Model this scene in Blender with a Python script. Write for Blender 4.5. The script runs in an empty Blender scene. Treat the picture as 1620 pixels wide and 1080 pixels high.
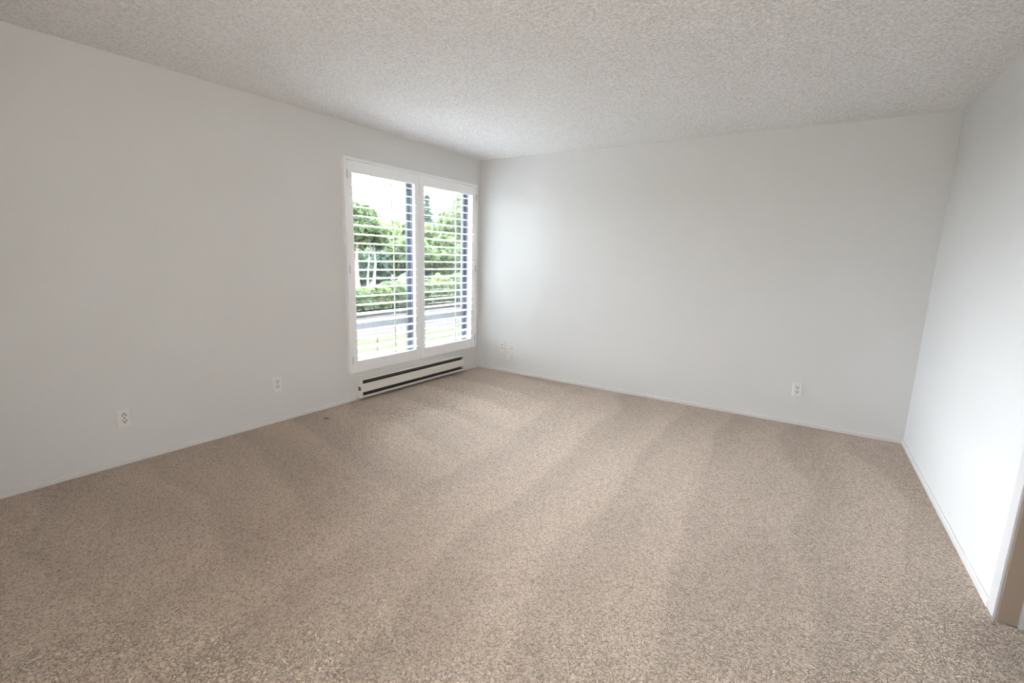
import bpy, bmesh, math, random
from mathutils import Vector, Matrix

SC = bpy.context.scene
COL = SC.collection

# ------------------------------------------------------------------ camera
CAM_P = (3.40348, -4.60068, 1.35669)
YAW, PITCH, ROLL, FPX = 0.56285, -0.17822, 0.02762, 743.553
fwd = Vector((-math.sin(YAW) * math.cos(PITCH), math.cos(YAW) * math.cos(PITCH), math.sin(PITCH)))
rgt = fwd.cross(Vector((0, 0, 1))).normalized()
upv = rgt.cross(fwd)
r2 = rgt * math.cos(ROLL) + upv * math.sin(ROLL)
u2 = -rgt * math.sin(ROLL) + upv * math.cos(ROLL)
cam = bpy.data.cameras.new('camera')
cam.sensor_fit = 'HORIZONTAL'
cam.sensor_width = 36.0
cam.lens = FPX * 36.0 / 1620.0
cam.clip_start, cam.clip_end = 0.02, 400
camo = bpy.data.objects.new('camera', cam)
COL.objects.link(camo)
camo.matrix_world = Matrix(((r2.x, u2.x, -fwd.x, CAM_P[0]), (r2.y, u2.y, -fwd.y, CAM_P[1]),
                            (r2.z, u2.z, -fwd.z, CAM_P[2]), (0, 0, 0, 1)))
SC.camera = camo

# ------------------------------------------------------------------ light and exposure
# overcast sky, brightest where the hidden sun stands low beyond the window (towards -x)
SKY_BASE, SKY_GLOW, GLOW_TIGHT = 8.6, 108.0, 6.0
GLOW_AZ, GLOW_EL = math.radians(40), math.radians(30)
GLOW_DIR = Vector((-math.cos(GLOW_AZ) * math.cos(GLOW_EL), math.sin(GLOW_AZ) * math.cos(GLOW_EL), math.sin(GLOW_EL)))
SKY_COL, GLOW_COL = (0.855, 0.91, 1.0), (0.875, 0.92, 1.0)
W = bpy.data.worlds.new('overcast_sky')
SC.world = W
W.use_nodes = True
nt = W.node_tree
nt.nodes.clear()
wo = nt.nodes.new('ShaderNodeOutputWorld')
tc = nt.nodes.new('ShaderNodeTexCoord')


def vmath(op, a, b):
    k = nt.nodes.new('ShaderNodeVectorMath')
    k.operation = op
    nt.links.new(a, k.inputs[0])
    k.inputs[1].default_value = b
    return k.outputs['Value' if op == 'DOT_PRODUCT' else 0]


def smath(op, a, b):
    k = nt.nodes.new('ShaderNodeMath')
    k.operation = op
    if isinstance(a, float):
        k.inputs[0].default_value = a
    else:
        nt.links.new(a, k.inputs[0])
    if isinstance(b, float):
        k.inputs[1].default_value = b
    else:
        nt.links.new(b, k.inputs[1])
    return k.outputs[0]


dirn = vmath('NORMALIZE', tc.outputs['Generated'], (0, 0, 0))
dot = vmath('DOT_PRODUCT', dirn, GLOW_DIR)
lobe = smath('POWER', math.e, smath('MULTIPLY', smath('SUBTRACT', dot, 1.0), GLOW_TIGHT))
b1 = nt.nodes.new('ShaderNodeBackground')
b1.inputs['Color'].default_value = (*SKY_COL, 1)
b1.inputs['Strength'].default_value = SKY_BASE
b2 = nt.nodes.new('ShaderNodeBackground')
b2.inputs['Color'].default_value = (*GLOW_COL, 1)
nt.links.new(smath('MULTIPLY', lobe, SKY_GLOW), b2.inputs['Strength'])
ash = nt.nodes.new('ShaderNodeAddShader')
nt.links.new(b1.outputs[0], ash.inputs[0])
nt.links.new(b2.outputs[0], ash.inputs[1])
nt.links.new(ash.outputs[0], wo.inputs[0])

# warm fill light added behind the camera, without a fixture
FILL_W, FILL_COL = 15.0, (1.0, 0.82, 0.62)
ll = bpy.data.lights.new('fill_light', 'AREA')
ll.shape = 'DISK'
ll.size = 0.9
ll.spread = math.radians(130)
ll.energy = FILL_W
ll.color = FILL_COL
lo = bpy.data.objects.new('fill_light', ll)
COL.objects.link(lo)
FILL_AIM = (-0.5, 0.86, -0.05)
lo.location = (3.2, -5.2, 1.5)
lo.rotation_euler = (-Vector(FILL_AIM).normalized()).to_track_quat('Z', 'Y').to_euler()

SC.view_settings.view_transform = 'Standard'
SC.view_settings.look = 'None'
SC.view_settings.gamma = 1.0
SC.view_settings.use_curve_mapping = False
SC.view_settings.exposure = 0.15
SC.cycles.use_denoising = True
SC.cycles.max_bounces = 16
SC.cycles.diffuse_bounces = 10
SC.cycles.glossy_bounces = 4
SC.cycles.transparent_max_bounces = 16
SC.cycles.sample_clamp_indirect = 0.0

# ------------------------------------------------------------------ room frame
A_L, A_R, RW, H = 0.0379244, -0.0109762, 4.1438, 2.44
FRONT_Y = -7.0
# each wall has a local frame: X along the wall, Y into the room, Z up
ROT_L = math.atan2(-1, -A_L)          # X runs from the back corner towards the camera
ROT_B = math.pi                       # X runs towards -x
ROT_R = math.atan2(1, A_R)            # X runs towards the back corner


def on_left(s, d=0.0, z=0.0):
    n = math.hypot(1, A_L)
    return Vector((-A_L * s / n + d / n, -s / n - A_L * d / n, z))


def on_right(y, d=0.0, z=0.0):
    return Vector((RW + A_R * y - d, y, z))


# ------------------------------------------------------------------ materials
def mat(name):
    m = bpy.data.materials.new(name)
    m.use_nodes = True
    n = m.node_tree.nodes
    return m, n, m.node_tree.links, n['Principled BSDF']


def plain(name, col, rough=0.5, metal=0.0, bump=0.0, bscale=200.0):
    m, n, l, b = mat(name)
    b.inputs['Base Color'].default_value = (*col, 1)
    b.inputs['Roughness'].default_value = rough
    b.inputs['Metallic'].default_value = metal
    t = n.new('ShaderNodeTexCoord')
    z = n.new('ShaderNodeTexNoise')
    z.inputs['Scale'].default_value = bscale
    l.new(t.outputs['Object'], z.inputs['Vector'])
    # faint wear variation of the colour
    mx = n.new('ShaderNodeMix')
    mx.data_type = 'RGBA'
    mx.inputs['A'].default_value = (*[c * 0.97 for c in col], 1)
    mx.inputs['B'].default_value = (*[min(1, c * 1.03) for c in col], 1)
    l.new(z.outputs['Fac'], mx.inputs['Factor'])
    l.new(mx.outputs['Result'], b.inputs['Base Color'])
    if bump:
        bp = n.new('ShaderNodeBump')
        bp.inputs['Strength'].default_value = bump
        bp.inputs['Distance'].default_value = 0.002
        l.new(z.outputs['Fac'], bp.inputs['Height'])
        l.new(bp.outputs[0], b.inputs['Normal'])
    return m


def paint_wall(name, col):
    m, n, l, b = mat(name)
    b.inputs['Roughness'].default_value = 0.8
    b.inputs['Specular IOR Level'].default_value = 0.15
    t = n.new('ShaderNodeTexCoord')
    a = n.new('ShaderNodeTexNoise')
    a.inputs['Scale'].default_value = 160
    a.inputs['Detail'].default_value = 3
    c = n.new('ShaderNodeTexNoise')
    c.inputs['Scale'].default_value = 22
    c.inputs['Detail'].default_value = 2
    s = n.new('ShaderNodeTexNoise')
    s.inputs['Scale'].default_value = 1.6
    s.inputs['Detail'].default_value = 4
    for q in (a, c, s):
        l.new(t.outputs['Object'], q.inputs['Vector'])
    mx = n.new('ShaderNodeMix')
    mx.data_type = 'RGBA'
    mx.inputs['A'].default_value = (*[v * 0.965 for v in col], 1)
    mx.inputs['B'].default_value = (*[min(1, v * 1.02) for v in col], 1)
    l.new(s.outputs['Fac'], mx.inputs['Factor'])
    l.new(mx.outputs['Result'], b.inputs['Base Color'])
    ad = n.new('ShaderNodeMath')
    ad.operation = 'MULTIPLY_ADD'
    ad.inputs[1].default_value = 1.6
    l.new(c.outputs['Fac'], ad.inputs[0])
    l.new(a.outputs['Fac'], ad.inputs[2])
    bp = n.new('ShaderNodeBump')
    bp.inputs['Strength'].default_value = 0.22
    bp.inputs['Distance'].default_value = 0.002
    l.new(ad.outputs[0], bp.inputs['Height'])
    l.new(bp.outputs[0], b.inputs['Normal'])
    return m


def popcorn(name, col):
    m, n, l, b = mat(name)
    b.inputs['Roughness'].default_value = 0.9
    b.inputs['Specular IOR Level'].default_value = 0.1
    t = n.new('ShaderNodeTexCoord')
    a = n.new('ShaderNodeTexNoise')
    a.inputs['Scale'].default_value = 70
    a.inputs['Detail'].default_value = 2.0
    a.inputs['Roughness'].default_value = 0.6
    a.inputs['Distortion'].default_value = 0.9
    l.new(t.outputs['Object'], a.inputs['Vector'])
    r = n.new('ShaderNodeValToRGB')
    r.color_ramp.elements[0].position = 0.34
    r.color_ramp.elements[1].position = 0.56
    l.new(a.outputs['Fac'], r.inputs[0])
    mx = n.new('ShaderNodeMix')
    mx.data_type = 'RGBA'
    mx.inputs['A'].default_value = (*[v * 0.85 for v in col], 1)
    mx.inputs['B'].default_value = (*[min(1, v * 1.07) for v in col], 1)
    l.new(r.outputs[0], mx.inputs['Factor'])
    l.new(mx.outputs['Result'], b.inputs['Base Color'])
    bp = n.new('ShaderNodeBump')
    bp.inputs['Strength'].default_value = 1.0
    bp.inputs['Distance'].default_value = 0.006
    l.new(r.outputs[0], bp.inputs['Height'])
    l.new(bp.outputs[0], b.inputs['Normal'])
    return m


def carpet(name):
    m, n, l, b = mat(name)
    b.inputs['Roughness'].default_value = 0.95
    b.inputs['Specular IOR Level'].default_value = 0.05
    b.inputs['Sheen Weight'].default_value = 0.15
    b.inputs['Sheen Roughness'].default_value = 0.5

    def math_(op, x, y=None, z=None):
        k = n.new('ShaderNodeMath')
        k.operation = op
        for i, v in enumerate((x, y, z)):
            if v is None:
                continue
            if isinstance(v, (int, float)):
                k.inputs[i].default_value = v
            else:
                l.new(v, k.inputs[i])
        return k.outputs[0]

    def noise(vec, scale, detail=2.0, rough=0.5, dist=0.0):
        k = n.new('ShaderNodeTexNoise')
        k.inputs['Scale'].default_value = scale
        k.inputs['Detail'].default_value = detail
        k.inputs['Roughness'].default_value = rough
        k.inputs['Distortion'].default_value = dist
        l.new(vec, k.inputs['Vector'])
        return k.outputs['Fac']

    def mapping(sc, rot=0.0):
        k = n.new('ShaderNodeMapping')
        k.inputs['Scale'].default_value = sc
        k.inputs['Rotation'].default_value = (0, 0, rot)
        l.new(t.outputs['Object'], k.inputs['Vector'])
        return k.outputs[0]

    t = n.new('ShaderNodeTexCoord')
    base = t.outputs['Object']
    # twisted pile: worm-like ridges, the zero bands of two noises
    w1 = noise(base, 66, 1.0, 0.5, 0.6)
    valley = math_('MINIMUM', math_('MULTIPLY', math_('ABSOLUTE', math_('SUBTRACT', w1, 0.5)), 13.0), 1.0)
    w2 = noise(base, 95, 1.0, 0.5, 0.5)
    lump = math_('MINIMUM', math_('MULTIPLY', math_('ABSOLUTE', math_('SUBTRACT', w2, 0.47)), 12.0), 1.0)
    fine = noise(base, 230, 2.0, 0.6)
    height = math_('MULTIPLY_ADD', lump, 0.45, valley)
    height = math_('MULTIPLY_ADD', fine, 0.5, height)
    bp = n.new('ShaderNodeBump')
    bp.inputs['Strength'].default_value = 1.0
    bp.inputs['Distance'].default_value = 0.010
    l.new(height, bp.inputs['Height'])
    l.new(bp.outputs[0], b.inputs['Normal'])
    # shade between the tufts put into the colour: valleys dark, ridges light
    pile_shade = n.new('ShaderNodeMix')
    pile_shade.data_type = 'RGBA'
    pile_shade.inputs['A'].default_value = (0.41, 0.288, 0.205, 1)
    pile_shade.inputs['B'].default_value = (0.88, 0.72, 0.60, 1)
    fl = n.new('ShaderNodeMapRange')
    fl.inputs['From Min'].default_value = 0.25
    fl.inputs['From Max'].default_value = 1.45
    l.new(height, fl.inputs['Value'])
    l.new(fl.outputs[0], pile_shade.inputs['Factor'])
    # brushed nap left by the vacuum cleaner: strokes along the room, and strokes across it near the left wall
    sxyz = n.new('ShaderNodeSeparateXYZ')
    l.new(base, sxyz.inputs[0])
    warp = noise(mapping((0.9, 0.9, 1)), 1.0, 1.0, 0.4)

    def strokes(along, across, slope, period, shift):
        """one-sided bands: a stroke brightens across its width, then ends at an edge"""
        q = math_('MULTIPLY_ADD', across, slope, along)
        q = math_('MULTIPLY_ADD', warp, 0.55, q)
        f = math_('FRACT', math_('ADD', math_('MULTIPLY', q, 1.0 / period), shift))
        up, dn = math_('MULTIPLY', f, 1.0 / 0.86), math_('MULTIPLY', math_('SUBTRACT', 1.0, f), 1.0 / 0.14)
        return math_('MINIMUM', up, dn)

    na = noise(mapping((2.2, 0.5, 1)), 1.0, 1.0, 0.4)
    nb = noise(mapping((0.5, 2.2, 1), 0.16), 1.0, 1.0, 0.4)
    sa = math_('MULTIPLY_ADD', strokes(sxyz.outputs['X'], sxyz.outputs['Y'], 0.06, 0.47, 0.15), 0.55, math_('MULTIPLY_ADD', na, 1.3, -0.4))
    sb = math_('MULTIPLY_ADD', strokes(sxyz.outputs['Y'], sxyz.outputs['X'], 0.17, 0.50, 0.3), 0.55, math_('MULTIPLY_ADD', nb, 1.3, -0.4))
    mr = n.new('ShaderNodeMapRange')
    mr.interpolation_type = 'SMOOTHSTEP'
    mr.inputs['From Min'].default_value = 0.9
    mr.inputs['From Max'].default_value = 1.9
    l.new(sxyz.outputs['X'], mr.inputs['Value'])
    mxs = n.new('ShaderNodeMix')
    mxs.data_type = 'FLOAT'
    l.new(mr.outputs[0], mxs.inputs['Factor'])
    l.new(sb, mxs.inputs['A'])
    l.new(sa, mxs.inputs['B'])
    st = n.new('ShaderNodeMapRange')
    st.interpolation_type = 'SMOOTHSTEP'
    st.inputs['From Min'].default_value = 0.15
    st.inputs['From Max'].default_value = 0.90
    st.inputs['To Min'].default_value = 0.925
    st.inputs['To Max'].default_value = 1.07
    l.new(mxs.outputs['Result'], st.inputs['Value'])
    mul = n.new('ShaderNodeVectorMath')
    mul.operation = 'SCALE'
    l.new(pile_shade.outputs['Result'], mul.inputs[0])
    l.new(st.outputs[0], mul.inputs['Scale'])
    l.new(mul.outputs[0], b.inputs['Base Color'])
    return m


def glass_mat(name):
    m = bpy.data.materials.new(name)
    m.use_nodes = True
    n, l = m.node_tree.nodes, m.node_tree.links
    n.clear()
    o = n.new('ShaderNodeOutputMaterial')
    mx = n.new('ShaderNodeMixShader')
    tr = n.new('ShaderNodeBsdfTransparent')
    tr.inputs[0].default_value = (0.96, 0.98, 0.97, 1)
    gl = n.new('ShaderNodeBsdfGlossy')
    gl.inputs['Roughness'].default_value = 0.02
    fr = n.new('ShaderNodeFresnel')
    fr.inputs['IOR'].default_value = 1.3
    l.new(fr.outputs[0], mx.inputs[0])
    l.new(tr.outputs[0], mx.inputs[1])
    l.new(gl.outputs[0], mx.inputs[2])
    l.new(mx.outputs[0], o.inputs[0])
    return m


def leaf_mat(name, c1, c2):
    m = bpy.data.materials.new(name)
    m.use_nodes = True
    n, l = m.node_tree.nodes, m.node_tree.links
    n.clear()
    o = n.new('ShaderNodeOutputMaterial')
    g = n.new('ShaderNodeNewGeometry')
    mx = n.new('ShaderNodeMix')
    mx.data_type = 'RGBA'
    mx.inputs['A'].default_value = (*c1, 1)
    mx.inputs['B'].default_value = (*c2, 1)
    l.new(g.outputs['Random Per Island'], mx.inputs['Factor'])
    d = n.new('ShaderNodeBsdfDiffuse')
    t = n.new('ShaderNodeBsdfTranslucent')
    s = n.new('ShaderNodeMixShader')
    s.inputs[0].default_value = 0.45
    l.new(mx.outputs['Result'], d.inputs[0])
    l.new(mx.outputs['Result'], t.inputs[0])
    l.new(d.outputs[0], s.inputs[1])
    l.new(t.outputs[0], s.inputs[2])
    l.new(s.outputs[0], o.inputs[0])
    return m


def ground_mat(name, c1, c2, scale):
    m, n, l, b = mat(name)
    b.inputs['Roughness'].default_value = 0.95
    b.inputs['Specular IOR Level'].default_value = 0.05
    t = n.new('ShaderNodeTexCoord')
    z = n.new('ShaderNodeTexNoise')
    z.inputs['Scale'].default_value = scale
    z.inputs['Detail'].default_value = 6
    l.new(t.outputs['Object'], z.inputs['Vector'])
    mx = n.new('ShaderNodeMix')
    mx.data_type = 'RGBA'
    mx.inputs['A'].default_value = (*c1, 1)
    mx.inputs['B'].default_value = (*c2, 1)
    r = n.new('ShaderNodeMapRange')
    r.inputs['From Min'].default_value = 0.3
    r.inputs['From Max'].default_value = 0.7
    l.new(z.outputs['Fac'], r.inputs['Value'])
    l.new(r.outputs[0], mx.inputs['Factor'])
    l.new(mx.outputs['Result'], b.inputs['Base Color'])
    return m


PAINT = paint_wall('warm_white_wall_paint', (0.70, 0.702, 0.702))
CEIL = popcorn('popcorn_ceiling', (0.95, 0.947, 0.945))
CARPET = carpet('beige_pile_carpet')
LOUVER = plain('louver_paint', (0.79, 0.795, 0.805), 0.4)
WHITE = plain('white_shutter_paint', (0.86, 0.865, 0.87), 0.35)
TRIM = plain('white_trim_paint', (0.69, 0.68, 0.665), 0.45)
CASING = plain('casing_paint', (0.60, 0.585, 0.59), 0.5)
JAMB_SHADED = plain('shaded_jamb_paint', (0.42, 0.335, 0.265), 0.5)  # white jamb with the doorway's shade put into its colour
HEAT = plain('heater_enamel', (0.76, 0.74, 0.69), 0.4)
DARK = plain('dark_heater_slot', (0.035, 0.033, 0.03), 0.6)
FIN = plain('heater_fins', (0.16, 0.155, 0.15), 0.45, 0.6)
KNOB = plain('dark_knob', (0.06, 0.05, 0.045), 0.5)
ALU = plain('dark_bronze_aluminium', (0.10, 0.115, 0.15), 0.45, 0.3)
ALU3 = plain('blue_grey_aluminium', (0.24, 0.26, 0.31), 0.45, 0.2)
ALU2 = plain('grey_aluminium', (0.30, 0.315, 0.34), 0.4, 0.3)
PLASTIC = plain('white_outlet_plastic', (0.76, 0.75, 0.735), 0.35)
SLOT = plain('outlet_slot', (0.03, 0.025, 0.02), 0.7)
HINGE = plain('hinge_steel', (0.34, 0.34, 0.36), 0.4, 0.7)
GLASS = glass_mat('window_glass')
EXTW = ground_mat('exterior_stucco', (0.5, 0.47, 0.42), (0.6, 0.56, 0.5), 30)
GRASS = ground_mat('lawn_grass', (0.0185, 0.0225, 0.0060), (0.0220, 0.0255, 0.008), 3.0)
DIRT = ground_mat('dry_path', (0.0220, 0.0195, 0.0178), (0.0245, 0.0222, 0.0205), 1.3)
KERB = ground_mat('pale_kerb', (0.045, 0.044, 0.043), (0.055, 0.054, 0.053), 2)
BOUNCE = ground_mat('bounce_concrete', (0.26, 0.25, 0.235), (0.32, 0.31, 0.295), 2)
BARK = ground_mat('brown_bark', (0.10, 0.075, 0.055), (0.17, 0.13, 0.10), 6)
BARK_PINK = ground_mat('pinkish_bark', (0.30, 0.20, 0.165), (0.38, 0.27, 0.22), 6)
BARK_PALE = ground_mat('pale_bark', (0.28, 0.28, 0.29), (0.40, 0.40, 0.40), 6)
LEAF_A = leaf_mat('mid_green_leaves', (0.10, 0.15, 0.068), (0.17, 0.225, 0.115))
LEAF_B = leaf_mat('light_green_leaves', (0.13, 0.18, 0.075), (0.20, 0.25, 0.12))
LEAF_C = leaf_mat('bluish_needles', (0.10, 0.145, 0.115), (0.15, 0.195, 0.155))
WOODBIT = plain('brown_scrap', (0.10, 0.075, 0.05), 0.8)


# ------------------------------------------------------------------ builders
class MB:
    def __init__(self):
        self.bm = bmesh.new()

    def box(self, x0, x1, y0, y1, z0, z1):
        v = [self.bm.verts.new(p) for p in ((x0, y0, z0), (x1, y0, z0), (x1, y1, z0), (x0, y1, z0),
                                            (x0, y0, z1), (x1, y0, z1), (x1, y1, z1), (x0, y1, z1))]
        for f in ((3, 2, 1, 0), (4, 5, 6, 7), (0, 1, 5, 4), (1, 2, 6, 5), (2, 3, 7, 6), (3, 0, 4, 7)):
            self.bm.faces.new([v[i] for i in f])
        return self

    def prism(self, prof, a0, a1, axis='x'):
        """extrude a closed profile; axis x: profile is (y, z); z: (x, y); y: (x, z)"""
        def P(a, q):
            return {'x': (a, q[0], q[1]), 'y': (q[0], a, q[1]), 'z': (q[0], q[1], a)}[axis]
        va = [self.bm.verts.new(P(a0, q)) for q in prof]
        vb = [self.bm.verts.new(P(a1, q)) for q in prof]
        k = len(prof)
        self.bm.faces.new(va)
        self.bm.faces.new(list(reversed(vb)))
        for i in range(k):
            self.bm.faces.new([va[(i + 1) % k], va[i], vb[i], vb[(i + 1) % k]])
        return self

    def disc(self, cx, cz, r, y0, y1, n=24, r1=None):
        r1 = r if r1 is None else r1
        a = [self.bm.verts.new((cx + r * math.cos(t), y0, cz + r * math.sin(t)))
             for t in (2 * math.pi * i / n for i in range(n))]
        b = [self.bm.verts.new((cx + r1 * math.cos(t), y1, cz + r1 * math.sin(t)))
             for t in (2 * math.pi * i / n for i in range(n))]
        self.bm.faces.new(a)
        self.bm.faces.new(list(reversed(b)))
        for i in range(n):
            self.bm.faces.new([a[(i + 1) % n], a[i], b[i], b[(i + 1) % n]])
        return self

    def tube(self, pts, rad, n=8):
        rings = []
        for i, p in enumerate(pts):
            p = Vector(p)
            d = (Vector(pts[min(i + 1, len(pts) - 1)]) - Vector(pts[max(i - 1, 0)])).normalized()
            u = d.cross(Vector((1, 0, 0.01)))
            u = u.normalized() if u.length > 1e-4 else Vector((0, 1, 0))
            w = d.cross(u)
            r = rad[i] if isinstance(rad, (list, tuple)) else rad
            rings.append([self.bm.verts.new(p + (u * math.cos(t) + w * math.sin(t)) * r)
                          for t in (2 * math.pi * k / n for k in range(n))])
        for A, Bq in zip(rings, rings[1:]):
            for k in range(n):
                self.bm.faces.new([A[k], A[(k + 1) % n], Bq[(k + 1) % n], Bq[k]])
        self.bm.faces.new(list(reversed(rings[0])))
        self.bm.faces.new(rings[-1])
        return self

    def build(self, name, material, parent=None, bevel=0.0, loc=None, rotz=0.0, segs=2, smooth=False, keep=False):
        if not keep:
            bmesh.ops.recalc_face_normals(self.bm, faces=self.bm.faces)
        if bevel:
            bmesh.ops.bevel(self.bm, geom=list(self.bm.edges), offset=bevel, segments=segs,
                            affect='EDGES', clamp_overlap=True)
        me = bpy.data.meshes.new(name)
        self.bm.to_mesh(me)
        self.bm.free()
        if smooth:
            for p in me.polygons:
                p.use_smooth = True
        me.materials.append(material)
        o = bpy.data.objects.new(name, me)
        COL.objects.link(o)
        if parent is not None:
            o.parent = parent
        if loc is not None:
            o.location = loc
        o.rotation_euler = (0, 0, rotz)
        return o


def thing(name, label, cat, loc, rotz=0.0, group=None):
    o = bpy.data.objects.new(name, None)
    o.empty_display_size = 0.05
    COL.objects.link(o)
    o.location = loc
    o.rotation_euler = (0, 0, rotz)
    return tag(o, label, cat, group)


def tag(o, label, cat, group=None):
    o['label'] = label
    o['category'] = cat
    if group:
        o['group'] = group
    return o


def structure(o, label=None):
    o['kind'] = 'structure'
    if label:
        o['label'] = label
    return o


# ------------------------------------------------------------------ the setting
GZ = -0.6            # the ground outside
T = 0.18             # wall thickness
LEN_L = -FRONT_Y + 0.02
WO_S0, WO_S1, WO_PA, WO_PB, WO_Z0, WO_Z1 = 0.116, 1.86, 0.90, 0.992, 0.30, 2.118   # window opening

m = MB()
m.box(-0.2, WO_S0, -T, 0, -0.3, H + 0.1)
m.box(WO_S1, LEN_L + 0.3, -T, 0, -0.3, H + 0.1)
m.box(WO_S0, WO_S1, -T, 0, -0.3, WO_Z0)
m.box(WO_S0, WO_S1, -T, 0, WO_Z1, H + 0.1)
m.box(WO_PA, WO_PB, -T, 0, WO_Z0, WO_Z1)
structure(m.build('wall_left', PAINT, loc=on_left(0), rotz=ROT_L), 'off-white textured wall holding the shuttered window')

structure(MB().box(-0.25, RW + 0.3, 0, T, -0.3, H + 0.1).build('wall_back', PAINT),
          'off-white wall facing the camera')

DY0, DY1, DZ = -3.02, -2.185, 2.04     # doorway in the right wall
m = MB()


def rbox(mb, y0, y1, d0, d1, z0, z1):
    prof = [(on_right(y0, d0).x, y0), (on_right(y1, d0).x, y1), (on_right(y1, d1).x, y1), (on_right(y0, d1).x, y0)]
    return mb.prism(prof, z0, z1, 'z')


WT = 0.115
rbox(m, DY1 + 0.02, 0.0, -WT, 0, -0.3, H + 0.1)
rbox(m, FRONT_Y - 0.1, DY0 - 0.02, -WT, 0, -0.3, H + 0.1)
rbox(m, DY0 - 0.02, DY1 + 0.02, -WT, 0, DZ + 0.02, H + 0.1)
structure(m.build('wall_right', PAINT), 'bright white wall on the right with a doorway')

# front wall, with a glazed door added behind the camera for fill light
GX0, GX1, GZ1 = 2.55, 3.95, 2.1
m = MB()
m.box(-0.5, GX0, FRONT_Y - T, FRONT_Y, -0.3, H + 0.1)
m.box(GX1, RW + 0.4, FRONT_Y - T, FRONT_Y, -0.3, H + 0.1)
m.box(GX0, GX1, FRONT_Y - T, FRONT_Y, GZ1, H + 0.1)
m.box(GX0, GX1, FRONT_Y - T, FRONT_Y, -0.3, 0.0)
structure(m.build('wall_front', PAINT))
pd = structure(bpy.data.objects.new('fill_door', None))
COL.objects.link(pd)
for i in range(3):
    w = (GX1 - GX0) / 3
    a, b = GX0 + w * i, GX0 + w * (i + 1)
    m = MB()
    m.box(a, a + 0.04, FRONT_Y - 0.10, FRONT_Y - 0.05, 0.0, GZ1)
    m.box(b - 0.04, b, FRONT_Y - 0.10, FRONT_Y - 0.05, 0.0, GZ1)
    m.box(a + 0.04, b - 0.04, FRONT_Y - 0.10, FRONT_Y - 0.05, 0.0, 0.05)
    m.box(a + 0.04, b - 0.04, FRONT_Y - 0.10, FRONT_Y - 0.05, GZ1 - 0.04, GZ1)
    m.build('fill_door_frame', TRIM, pd)
    MB().box(a + 0.03, b - 0.03, FRONT_Y - 0.078, FRONT_Y - 0.072, 0.04, GZ1 - 0.03).build('fill_door_pane', GLASS, pd)

fx0, fx1 = on_left(LEN_L).x - 0.02, RW + 1.6
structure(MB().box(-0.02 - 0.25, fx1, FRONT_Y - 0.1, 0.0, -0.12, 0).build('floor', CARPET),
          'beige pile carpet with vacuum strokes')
structure(MB().box(-0.28, RW + 1.6, FRONT_Y - 0.1, 0.0, H, H + 0.12).build('ceiling', CEIL),
          'white popcorn textured ceiling')

# a short hall beyond the doorway
m = MB()
hx = RW + 0.03
m.box(hx + 1.25, hx + 1.35, -4.2, -1.0, 0, H)
m.box(hx + WT, hx + 1.25, -1.1, -1.0, 0, H)
m.box(hx + WT, hx + 1.25, -4.3, -4.2, 0, H)
structure(m.build('wall_hall', PAINT))

# baseboards
BH, BD = 0.031, 0.011
prof = [(0, 0), (BD, 0), (BD, BH - 0.006), (BD - 0.005, BH), (0, BH)]
m = MB()
m.prism([(y, z) for y, z in prof], BD, 0.318, 'x')
m.prism([(y, z) for y, z in prof], 1.80, LEN_L - 0.03, 'x')
structure(m.build('baseboard_left', TRIM, loc=on_left(0), rotz=ROT_L), 'thin white baseboard under the left wall')
m = MB()
m.prism([(-y, z) for y, z in prof], 0.0, RW, 'x')
structure(m.build('baseboard_back', TRIM), 'thin white baseboard under the back wall')
m = MB()
m.prism([(y, z) for y, z in prof], 0.0, abs(-2.105) - 0.012, 'x')
structure(m.build('baseboard_right', TRIM, loc=on_right(-2.105), rotz=ROT_R), 'thin white baseboard under the right wall')

# door lining and casing at the right edge
door = structure(bpy.data.objects.new('door_1', None), 'doorway lining at the right edge of the room')
COL.objects.link(door)
door.location = on_right(DY1)
door.rotation_euler = (0, 0, ROT_R)
DW = DY1 - DY0
m = MB()
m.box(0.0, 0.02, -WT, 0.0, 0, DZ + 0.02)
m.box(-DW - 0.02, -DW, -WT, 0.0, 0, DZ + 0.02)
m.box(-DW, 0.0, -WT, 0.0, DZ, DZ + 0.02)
m.build('door_jamb', JAMB_SHADED, door)
m = MB()
m.box(-0.013, 0.0, -WT, -0.058, 0, DZ - 0.013)
m.box(-DW, -DW + 0.013, -WT, -0.058, 0, DZ - 0.013)
m.box(-DW, 0.0, -WT, -0.058, DZ - 0.013, DZ)
m.build('door_stop', TRIM, door)
m = MB()
m.box(0.006, 0.082, 0.0, 0.010, 0, DZ + 0.082)
m.box(-DW - 0.082, -DW - 0.006, 0.0, 0.010, 0, DZ + 0.082)
m.box(-DW - 0.006, 0.006, 0.0, 0.010, DZ + 0.006, DZ + 0.082)
m.build('door_casing', CASING, door, bevel=0.003)

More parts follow.
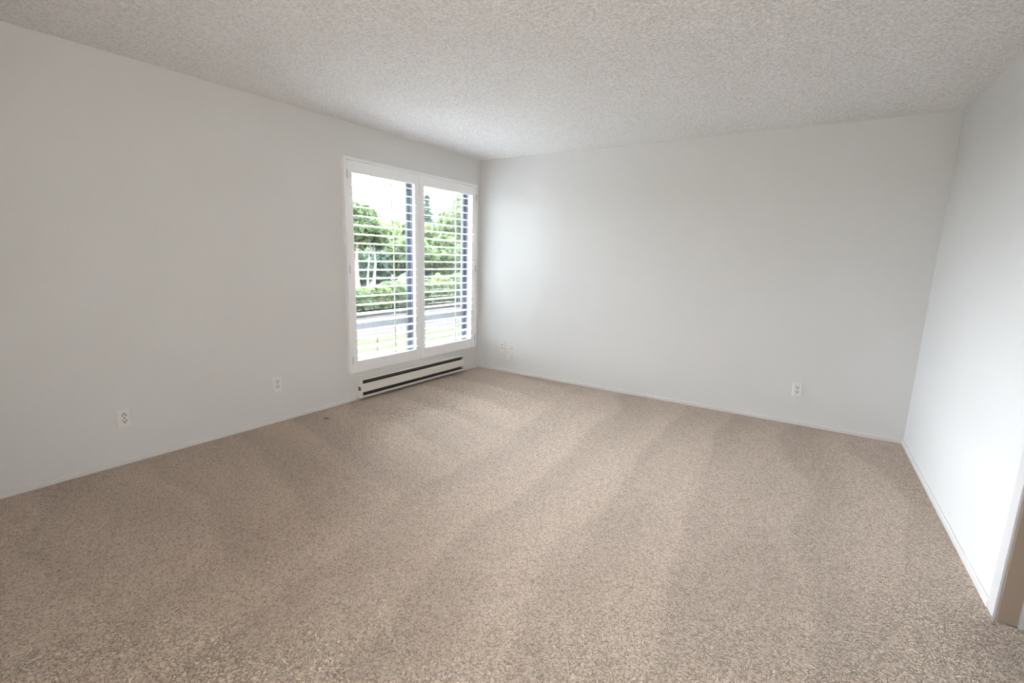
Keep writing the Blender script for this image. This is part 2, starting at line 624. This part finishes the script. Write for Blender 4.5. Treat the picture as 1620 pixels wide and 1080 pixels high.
# window_1: aluminium sashes in the two openings
win = structure(bpy.data.objects.new('window_1', None), 'dark aluminium window behind the white shutters')
COL.objects.link(win)
win.location = on_left(0)
win.rotation_euler = (0, 0, ROT_L)
FY0, FY1 = -0.135, -0.08
for (a, b) in ((WO_S0, WO_PA), (WO_PB, WO_S1)):
    fw, of = 0.068, 0.024
    m = MB()
    m.box(a, a + of, FY0, FY1, WO_Z0, WO_Z1)
    m.box(b - of, b, FY0, FY1, WO_Z0, WO_Z1)
    m.box(a + of, b - of, FY0, FY1, WO_Z0, WO_Z0 + 0.015)
    m.box(a + of, b - of, FY0, FY1, WO_Z1 - 0.012, WO_Z1)
    m.build('window_frame', ALU3, win, bevel=0.002)
    m = MB()
    m.box(a + of, a + fw, -0.112, FY1 - 0.004, WO_Z0 + 0.015, WO_Z1 - 0.012)
    m.box(b - 0.045, b - of, -0.112, FY1 - 0.004, WO_Z0 + 0.015, WO_Z1 - 0.012)
    m.box(a + fw, b - 0.045, -0.112, FY1 - 0.004, WO_Z0 + 0.015, WO_Z0 + 0.035)
    m.box(a + fw, b - 0.045, -0.112, FY1 - 0.004, WO_Z1 - 0.03, WO_Z1 - 0.012)
    m.build('window_sash', ALU, win, bevel=0.002)
    m = MB()
    m.box(a + fw, b - 0.045, -0.112, FY1 - 0.002, 0.648, 0.724)
    m.build('window_rail', ALU2, win, bevel=0.002)
    m = MB()
    m.box(a + fw - 0.01, b - 0.04, -0.101, -0.097, WO_Z0 + 0.02, 0.66)
    m.box(a + fw - 0.01, b - 0.04, -0.101, -0.097, 0.71, WO_Z1 - 0.015)
    m.build('window_pane', GLASS, win)

# ------------------------------------------------------------------ shutters
FS0, FS1, FZ0, FZ1, FD = 0.087, 1.880, 0.267, 2.152, 0.044
sh = thing('plantation_shutter', 'white plantation shutter of two louvered panels mounted over the window', 'shutter', on_left(0), ROT_L)
m = MB()
m.box(FS1 - 0.026, FS1, 0, FD, FZ0, FZ1)
m.box(FS0, FS0 + 0.022, 0, FD, FZ0, FZ1)
m.box(FS0 + 0.022, FS1 - 0.026, 0, FD, FZ1 - 0.0225, FZ1)
m.box(FS0 + 0.022, FS1 - 0.026, 0, 0.011, FZ0, FZ0 + 0.022)
m.build('outer_frame', WHITE, sh, bevel=0.0012)


def louver_profile(w=0.089, t=0.0115, tilt=0.0):
    k = 7
    up = [(-w / 2 + w * i / k, t / 2 * math.sin(math.pi * i / k) ** 0.6 if 0 < i < k else 0.0012) for i in range(k + 1)]
    lo = [(a, -b) for a, b in reversed(up)]
    c, s = math.cos(tilt), math.sin(tilt)
    return [(a * c - b * s, a * s + b * c) for a, b in up + lo]


def shutter(s0, s1, o0, o1, label, hinge_s, rod_hi, rod_lo, tilt_hi, tilt_lo):
    P0, P1 = 0.012, 0.037
    z0, z1, oz0, oz1 = 0.272, 2.124, 0.380, 2.030
    m = MB()
    for a, b in ((s0, o0), (o1, s1)):
        m.box(a, b, P0, P1, z0, z1)
    m.box(o0 + 0.0006, o1 - 0.0006, P0, P1 - 0.0006, oz1, z1)
    m.box(o0 + 0.0006, o1 - 0.0006, P0, P1 - 0.0006, z0, oz0)
    panel = m.build('shutter_panel', WHITE, sh, bevel=0.0018)
    panel['label'] = label
    N, first, pitch = 21, 0.4185, 0.0783
    for i in range(N):
        z = first + pitch * i
        tilt = tilt_hi if i >= 15 else tilt_lo
        MB().prism([(0.026 + y, z + q) for y, q in louver_profile(tilt=tilt)], o0 + 0.003, o1 - 0.003, 'x').build(
            'louver', LOUVER, panel)
    for (sr, za, zb) in ((rod_hi, 1.553, 1.99), (rod_lo, 0.395, 1.540)):
        MB().box(sr - 0.006, sr + 0.006, 0.0725, 0.0845, za, zb).build('tilt_rod', LOUVER, panel, bevel=0.003)
    for hz in (2.013, 1.209, 0.392):
        MB().box(hinge_s - 0.0035, hinge_s + 0.0035, P1 - 0.001, P1 + 0.006, hz - 0.036, hz + 0.036).build(
            'hinge', HINGE, panel, bevel=0.002)
    return panel


shutter(1.0035, 1.848, 1.068, 1.794, 'left louvered panel', 1.850, 1.402, 1.383, -0.10, -0.01)
shutter(0.113, 1.0005, 0.176, 0.943, 'right louvered panel', 0.1115, 0.505, 0.505, -0.09, -0.01)

# ------------------------------------------------------------------ baseboard heater
hs0, hs1, hd = 0.330, 1.782, 0.062
ht = thing('baseboard_heater', 'long white electric baseboard heater with dark slots below the window', 'heater',
           on_left((hs0 + hs1) / 2), ROT_L)
hl = (hs1 - hs0) / 2
MB().box(-hl + 0.012, hl - 0.012, 0.0, 0.008, 0.024, 0.212).build('back_plate', HEAT, ht)
MB().box(-hl + 0.012, hl - 0.012, 0.009, 0.03, 0.0465, 0.188).box(-hl + 0.012, hl - 0.012, 0.009, 0.052, 0.028, 0.0455).build('inner_core', DARK, ht)
m = MB()
m.prism([(0.008, 0.200), (0.008, 0.205), (hd - 0.004, 0.205), (hd, 0.200), (hd, 0.193), (hd - 0.004, 0.193), (hd - 0.006, 0.199)],
        -hl + 0.012, hl - 0.012, 'x')
m.build('top_cap', HEAT, ht)
m = MB()
m.prism([(hd - 0.012, 0.078), (hd, 0.078), (hd + 0.001, 0.150), (hd - 0.008, 0.157), (hd - 0.012, 0.150)], -hl + 0.012, hl - 0.012, 'x')
m.build('front_panel', HEAT, ht)
m = MB()
m.prism([(hd - 0.009, 0.028), (hd, 0.028), (hd, 0.045), (hd - 0.003, 0.045), (hd - 0.005, 0.036), (hd - 0.009, 0.036)], -hl + 0.012, hl - 0.012, 'x')
m.build('bottom_lip', HEAT, ht)
m = MB()
m.box(-hl + 0.012, hl - 0.012, 0.040, 0.043, 0.168, 0.172)
m.box(-hl + 0.012, hl - 0.012, 0.048, 0.051, 0.180, 0.184)
m.build('grille_bar', FIN, ht)
m = MB()
nf = 90
for i in range(nf):
    x = -hl + 0.05 + (2 * hl - 0.1) * i / (nf - 1)
    m.box(x - 0.0006, x + 0.0006, 0.0302, 0.050, 0.047, 0.078)
f = m.build('heating_fins', FIN, ht)
f['kind'] = 'stuff'
for sgn in (-1, 1):
    m = MB()
    xa, xb = (hl - 0.012, hl) if sgn > 0 else (-hl, -hl + 0.012)
    m.prism([(0.0, 0.022), (hd + 0.003, 0.022), (hd + 0.003, 0.198), (hd - 0.006, 0.208), (0.0, 0.208)], xa, xb, 'x')
    m.build('end_cap', HEAT, ht, bevel=0.0015)
m = MB()
m.box(hl, hl + 0.004, 0.018, 0.048, 0.092, 0.128)
kb = m.build('thermostat_knob', KNOB, ht, bevel=0.0015)
kb['label'] = 'dark square knob'
m = MB()
m.box(hl + 0.004, hl + 0.007, 0.027, 0.039, 0.104, 0.116)
m.build('knob_center', FIN, kb, bevel=0.001)


# ------------------------------------------------------------------ wall plates
def plate(name, loc, rot, label, cat='outlet', group=None, w=0.072, h=0.116):
    r = thing(name, label, cat, loc, rot, group)
    m = MB()
    d = 0.007
    m.prism([(-w / 2, 0), (w / 2, 0), (w / 2, 0.003), (w / 2 - 0.004, d), (-w / 2 + 0.004, d), (-w / 2, 0.003)], -h / 2, h / 2, 'z')
    m.build('cover_plate', PLASTIC, r, bevel=0.0008)
    return r


def socket(r, z, ground_up):
    m = MB()
    n = 20
    pts = []
    for i in range(n):
        t = 2 * math.pi * i / n
        pts.append((0.0180 * math.cos(t), max(-0.0150, min(0.0150, 0.0180 * math.sin(t)))))
    m.prism([(x, z + q) for x, q in pts], 0.0055, 0.0085, 'y')
    s = m.build('socket', PLASTIC, r)
    k = 1 if ground_up else -1
    for x, hh in ((-0.0082, 0.0105), (0.0082, 0.0092)):
        MB().box(x - 0.0026, x + 0.0026, 0.008, 0.0089, z - 0.0035 * k - hh / 2, z - 0.0035 * k + hh / 2).build('slot', SLOT, s)
    MB().disc(0, z + 0.0080 * k, 0.0042, 0.008, 0.0089, 12).build('ground_hole', SLOT, s)


def duplex(loc, rot, label, up, down):
    r = plate('wall_outlet', loc, rot, label, 'outlet', 'duplex outlets low on the walls')
    socket(r, 0.0210, up)
    socket(r, -0.0210, down)
    MB().disc(0, 0, 0.0040, 0.0065, 0.0082, 14).build('screw', SLOT if up else HINGE, r)
    return r


duplex(on_left(3.524, 0, 0.299), ROT_L, 'white duplex outlet on left wall, nearest the camera', True, False)
duplex(on_left(2.540, 0, 0.311), ROT_L, 'white duplex outlet on left wall, between the near outlet and the heater', False, False)
duplex(Vector((3.398, 0, 0.306)), ROT_B, 'white duplex outlet on back wall, toward the right corner', False, False)

jk = plate('jack_plate', Vector((0.368, 0, 0.300)), ROT_B, 'white wall plate with a jack and coax hole, beside the window corner', 'wall plate')
m = MB()
m.box(-0.010, 0.010, 0.0065, 0.0085, 0.006, 0.034)
fr = m.build('jack_port', PLASTIC, jk, bevel=0.0008)
MB().box(-0.006, 0.006, 0.0083, 0.0089, 0.012, 0.028).build('port_hole', FIN, fr)
m = MB()
m.disc(0, -0.018, 0.0065, 0.0065, 0.012, 6)
m.disc(0, -0.018, 0.0045, 0.012, 0.019, 14)
m.build('coax_connector', KNOB, jk)

rd = thing('round_cover', 'small round white cover plate right of the jack plate', 'wall plate', Vector((0.482, 0, 0.288)), ROT_B)
m = MB()
m.disc(0, 0, 0.030, 0.0, 0.006, 32)
m.disc(0, 0, 0.030, 0.006, 0.013, 32, 0.024)
m.build('cover_disc', PLASTIC, rd)
for x in (-0.008, 0.008):
    MB().box(x - 0.004, x + 0.004, 0.0125, 0.0142, -0.004, 0.004).build('terminal_hole', FIN, rd)

bx = thing('jack_box', 'small white surface jack box below the round cover plate', 'jack box', Vector((0.474, 0, 0.188)), ROT_B)
MB().box(-0.024, 0.024, 0, 0.020, -0.030, 0.030).build('box_base', PLASTIC, bx, bevel=0.002)
MB().box(-0.0235, 0.0235, 0.020, 0.040, -0.0295, 0.0295).build('box_cover', PLASTIC, bx, bevel=0.004, segs=3)

# a scrap of debris on the carpet by the left wall
sc = MB().tube([(-0.022, 0, 0.004), (-0.010, 0.002, 0.007), (0.004, -0.001, 0.007), (0.021, 0.002, 0.004)],
               [0.002, 0.0042, 0.0045, 0.002]).build('wood_scrap', WOODBIT, loc=Vector((0.155, -2.285, 0)), rotz=0.55)
tag(sc, 'tiny dark brown scrap lying on the carpet by the left wall', 'debris')


# ------------------------------------------------------------------ outdoors
def spot(az, dist, z=GZ):
    a = math.radians(az)
    return Vector((CAM_P[0] - dist * math.sin(a), CAM_P[1] + dist * math.cos(a), z))


gr = MB().box(-140, -0.25, -60, 140, GZ - 0.4, GZ).build('lawn', GRASS)
structure(gr, 'bright green lawn outside the window')


structure(MB().box(-0.25, 40, -60, FRONT_Y - T, GZ, -0.12).build('bounce_slab', BOUNCE), 'unseen pale slab added to bounce light in through the rear glazing')  # added out of view to throw skylight up into the room


def strip(name, x0, x1, th, material, label):
    """a band of ground parallel to the house wall"""
    return structure(MB().box(x0, x1, -30, 60, GZ, GZ + th).build(name, material), label)


strip('path', -8.0, -5.25, 0.012, DIRT, 'dry pale path beyond the lawn')
strip('kerb', -8.5, -8.0, 0.09, KERB, 'pale kerb at the far side of the path')

st = MB().tube([(0, 0, 0), (0.004, 0, 0.17), (0.012, 0, 0.34)], [0.022, 0.02, 0.018], 8).build('garden_stake', BARK, loc=spot(48.5, 9.6))
tag(st, 'short dark stake standing in the lawn outside the left shutter panel', 'stake')


def leaves(mb, rng, blobs, n, size):
    tot = sum(b[3] * b[4] * b[5] for b in blobs)
    bm = mb.bm
    for (cx, cy, cz, rx, ry, rz) in blobs:
        k = int(n * rx * ry * rz / tot) + 20
        for _ in range(k):
            while True:
                v = Vector((rng.uniform(-1, 1), rng.uniform(-1, 1), rng.uniform(-1, 1)))
                if 0.15 < v.length < 1:
                    break
            v = v.normalized() * (v.length ** 0.45)
            p = Vector((cx + v.x * rx, cy + v.y * ry, cz + v.z * rz))
            nrm = (Vector((v.x, v.y, v.z + 0.3)).normalized() + Vector((rng.uniform(-1, 1), rng.uniform(-1, 1), rng.uniform(-1, 1))) * 0.8).normalized()
            u = nrm.orthogonal().normalized()
            u = (Matrix.Rotation(rng.uniform(0, 6.28), 3, nrm) @ u)
            w = nrm.cross(u)
            s = size * rng.uniform(0.6, 1.35)
            q = [p - u * s, p + w * s * 0.45 + nrm * s * 0.15, p + u * s, p - w * s * 0.45 + nrm * s * 0.15]
            bm.faces.new([bm.verts.new(x) for x in q])
    return mb


def tree(name, label, cat, az, dist, height, width, trunk_h, trunk_r, bark, leaf, seed, kind='round', n=3500, size=0.22, lean=0.0, group=None):
    rng = random.Random(seed)
    t = thing(name, label, cat, spot(az, dist), 0, group)
    top = height * (0.75 if kind != 'cone' else 0.97)
    pts = [(lean * q * top + 0.06 * math.sin(5 * q + seed), 0.05 * math.cos(4 * q + seed) - 0.05 * math.cos(seed), q * top) for q in (0, 0.04, 0.15, 0.35, 0.6, 1)]
    pts[0] = (pts[1][0], pts[1][1], 0)
    mb = MB().tube(pts, [trunk_r * 1.7, trunk_r * 1.15, trunk_r, trunk_r * 0.85, trunk_r * 0.55, trunk_r * 0.15], 10)
    if kind == 'round':
        for k in range(5):
            a = rng.uniform(0, 6.28)
            z0 = max(trunk_h, 0.35 * height) * rng.uniform(0.9, 1.3)
            x0 = lean * z0
            mb.tube([(x0, 0, z0), (x0 + math.cos(a) * width * 0.18, math.sin(a) * width * 0.18, z0 + height * 0.14),
                     (x0 + math.cos(a) * width * 0.3, math.sin(a) * width * 0.3, z0 + height * 0.3)],
                    [trunk_r * 0.45, trunk_r * 0.3, trunk_r * 0.1], 6)
    mb.build('trunk', bark, t, smooth=True)
    blobs = []
    if kind == 'cone':
        lv = 11
        for i in range(lv):
            q = i / (lv - 1)
            z = trunk_h + (height - trunk_h) * q
            r = width / 2 * (1 - q) ** 0.85 + 0.12
            for k in range(5):
                a = rng.uniform(0, 6.28)
                blobs.append((math.cos(a) * r * 0.55, math.sin(a) * r * 0.55, z, r * 0.5 + 0.1, r * 0.5 + 0.1, (height - trunk_h) / lv * 0.55))
    else:
        zc, hr = (trunk_h + height) / 2, (height - trunk_h) / 2
        for k in range(26):
            v = Vector((rng.gauss(0, 1), rng.gauss(0, 1), rng.gauss(0, 1))).normalized() * rng.uniform(0.3, 0.78)
            r = rng.uniform(0.2, 0.38)
            blobs.append((lean * zc + v.x * width / 2, v.y * width / 2, zc + v.z * hr, r * width / 2, r * width / 2, r * hr))
    leaves(MB(), rng, blobs, n, size).build('foliage', leaf, t, keep=True)
    return t


def bush(label, az, dist, w, h, leaf, seed, n=1500, size=0.10):
    rng = random.Random(seed)
    t = thing('bush', label, 'bush', spot(az, dist), 0, 'bushes beyond the path')
    mb = MB()
    for k in range(7):
        a = rng.uniform(0, 6.28)
        mb.tube([(0.05 * math.cos(a), 0.05 * math.sin(a), 0), (w * 0.15 * math.cos(a), w * 0.15 * math.sin(a), h * 0.4),
                 (w * 0.3 * math.cos(a), w * 0.3 * math.sin(a), h * 0.75)], [0.03, 0.02, 0.008], 5)
    mb.build('stem', BARK, t)
    blobs = [(0, 0, h * 0.45, w * 0.42, w * 0.36, h * 0.44)]
    for k in range(12):
        a = rng.uniform(0, 6.28)
        q = rng.uniform(0.2, 0.36)
        blobs.append((math.cos(a) * w * q, math.sin(a) * w * q, h * rng.uniform(0.22, 0.75), w * 0.18, w * 0.18, h * 0.22))
    leaves(MB(), rng, blobs, n, size).build('foliage', leaf, t, keep=True)
    return t


TG = 'trees beyond the path'
tree('tree', 'broad light green tree at the left side of the left shutter panel', 'tree', 50.6, 29, 4.3, 7.0, 1.5, 0.16, BARK, LEAF_B, 1, n=5200, group=TG)
tree('tree', 'tree with a thick pinkish trunk at the left edge of the window', 'tree', 50.45, 19.5, 4.0, 2.0, 2.3, 0.10, BARK_PINK, LEAF_A, 2, n=1500, size=0.16, group=TG)
tree('tree', 'slim pale-trunked tree just right of the pinkish trunk', 'tree', 49.35, 21.5, 3.6, 1.5, 2.0, 0.05, BARK_PALE, LEAF_A, 3, n=1200, size=0.16, group=TG)
tree('tree', 'pale grey tree trunk second from the pinkish trunk', 'tree', 48.75, 20, 3.4, 1.3, 2.0, 0.07, BARK_PALE, LEAF_A, 4, n=1200, size=0.16, group=TG)
tree('tree', 'low rounded green tree seen behind the tilt rod of the left shutter panel', 'tree', 46.4, 25, 3.0, 4.4, 0.7, 0.15, BARK, LEAF_A, 5, n=4200, group=TG)
tree('tree', 'taller light tree seen at the right side of the left shutter panel', 'tree', 44.2, 31, 4.3, 4.6, 0.8, 0.15, BARK, LEAF_B, 6, n=4200, group=TG)
tree('conifer', 'narrow bluish conifer at the left side of the right shutter panel', 'tree', 42.6, 37, 6.0, 3.0, 0.4, 0.16, BARK, LEAF_C, 7, kind='cone', n=4200, size=0.20, group=TG)
tree('tree', 'low green tree seen between the conifer and the tall right tree', 'tree', 40.7, 27, 2.9, 4.0, 0.4, 0.15, BARK, LEAF_A, 8, n=4200, group=TG)
tree('tree', 'tall light green tree at the right side of the right shutter panel', 'tree', 38.2, 30, 6.0, 4.8, 0.5, 0.17, BARK, LEAF_B, 9, n=5600, group=TG)
tree('tree', 'green tree beyond the right edge of the window', 'tree', 33.0, 33, 5.2, 5.5, 0.6, 0.16, BARK, LEAF_A, 10, n=3500, group=TG)
tree('tree', 'green tree beyond the left edge of the window', 'tree', 58.0, 33, 5.2, 6.0, 1.0, 0.16, BARK, LEAF_A, 11, n=3500, group=TG)
for az, d, h, w, lab, sd in ((50.0, 22.8, 2.1, 1.3, 'dark bluish shrub behind the pinkish tree trunk', 21),
                             (48.1, 23.2, 2.3, 1.4, 'dark bluish shrub behind the pale tree trunks', 22)):
    tree('shrub', lab, 'shrub', az, d, h, w, 0.15, 0.05, BARK, LEAF_C, sd, n=1600, size=0.13)
bl = ['low dark green bush at the left end of the far kerb', 'mid green bush second from the left along the far kerb',
      'light green bush behind the tilt rod of the left shutter panel', 'green bush at the right side of the left shutter panel',
      'green bush behind the post between the shutter panels', 'light bush at the left side of the right shutter panel',
      'green bush behind the tilt rod of the right shutter panel', 'light bush at the right side of the right shutter panel']
for i, (az, w, h) in enumerate(((50.3, 1.2, 0.8), (48.4, 1.3, 0.9), (46.5, 1.35, 1.0), (44.7, 1.35, 1.05),
                                (42.9, 1.4, 1.15), (41.1, 1.45, 1.25), (39.3, 1.5, 1.3), (37.5, 1.5, 1.3))):
    bush(bl[i], az, 13.0 / math.sin(math.radians(az)), w * 0.86, h, (LEAF_A, LEAF_B)[i % 2], 40 + i)

# sampling portals for the sky light: they emit nothing themselves
def portal(loc, out, w, h):
    pl = bpy.data.lights.new('sky_portal', 'AREA')
    pl.shape = 'RECTANGLE'
    pl.size, pl.size_y = w, h
    pl.cycles.is_portal = True
    po = bpy.data.objects.new('sky_portal', pl)
    COL.objects.link(po)
    po.location = loc
    po.rotation_euler = Vector(out).normalized().to_track_quat('Z', 'Y').to_euler()


portal(on_left((WO_S0 + WO_S1) / 2, -T - 0.01, (WO_Z0 + WO_Z1) / 2), (-1, A_L, 0), WO_S1 - WO_S0, WO_Z1 - WO_Z0)
portal(((GX0 + GX1) / 2, FRONT_Y - T - 0.01, GZ1 / 2), (0, -1, 0), GX1 - GX0, GZ1)
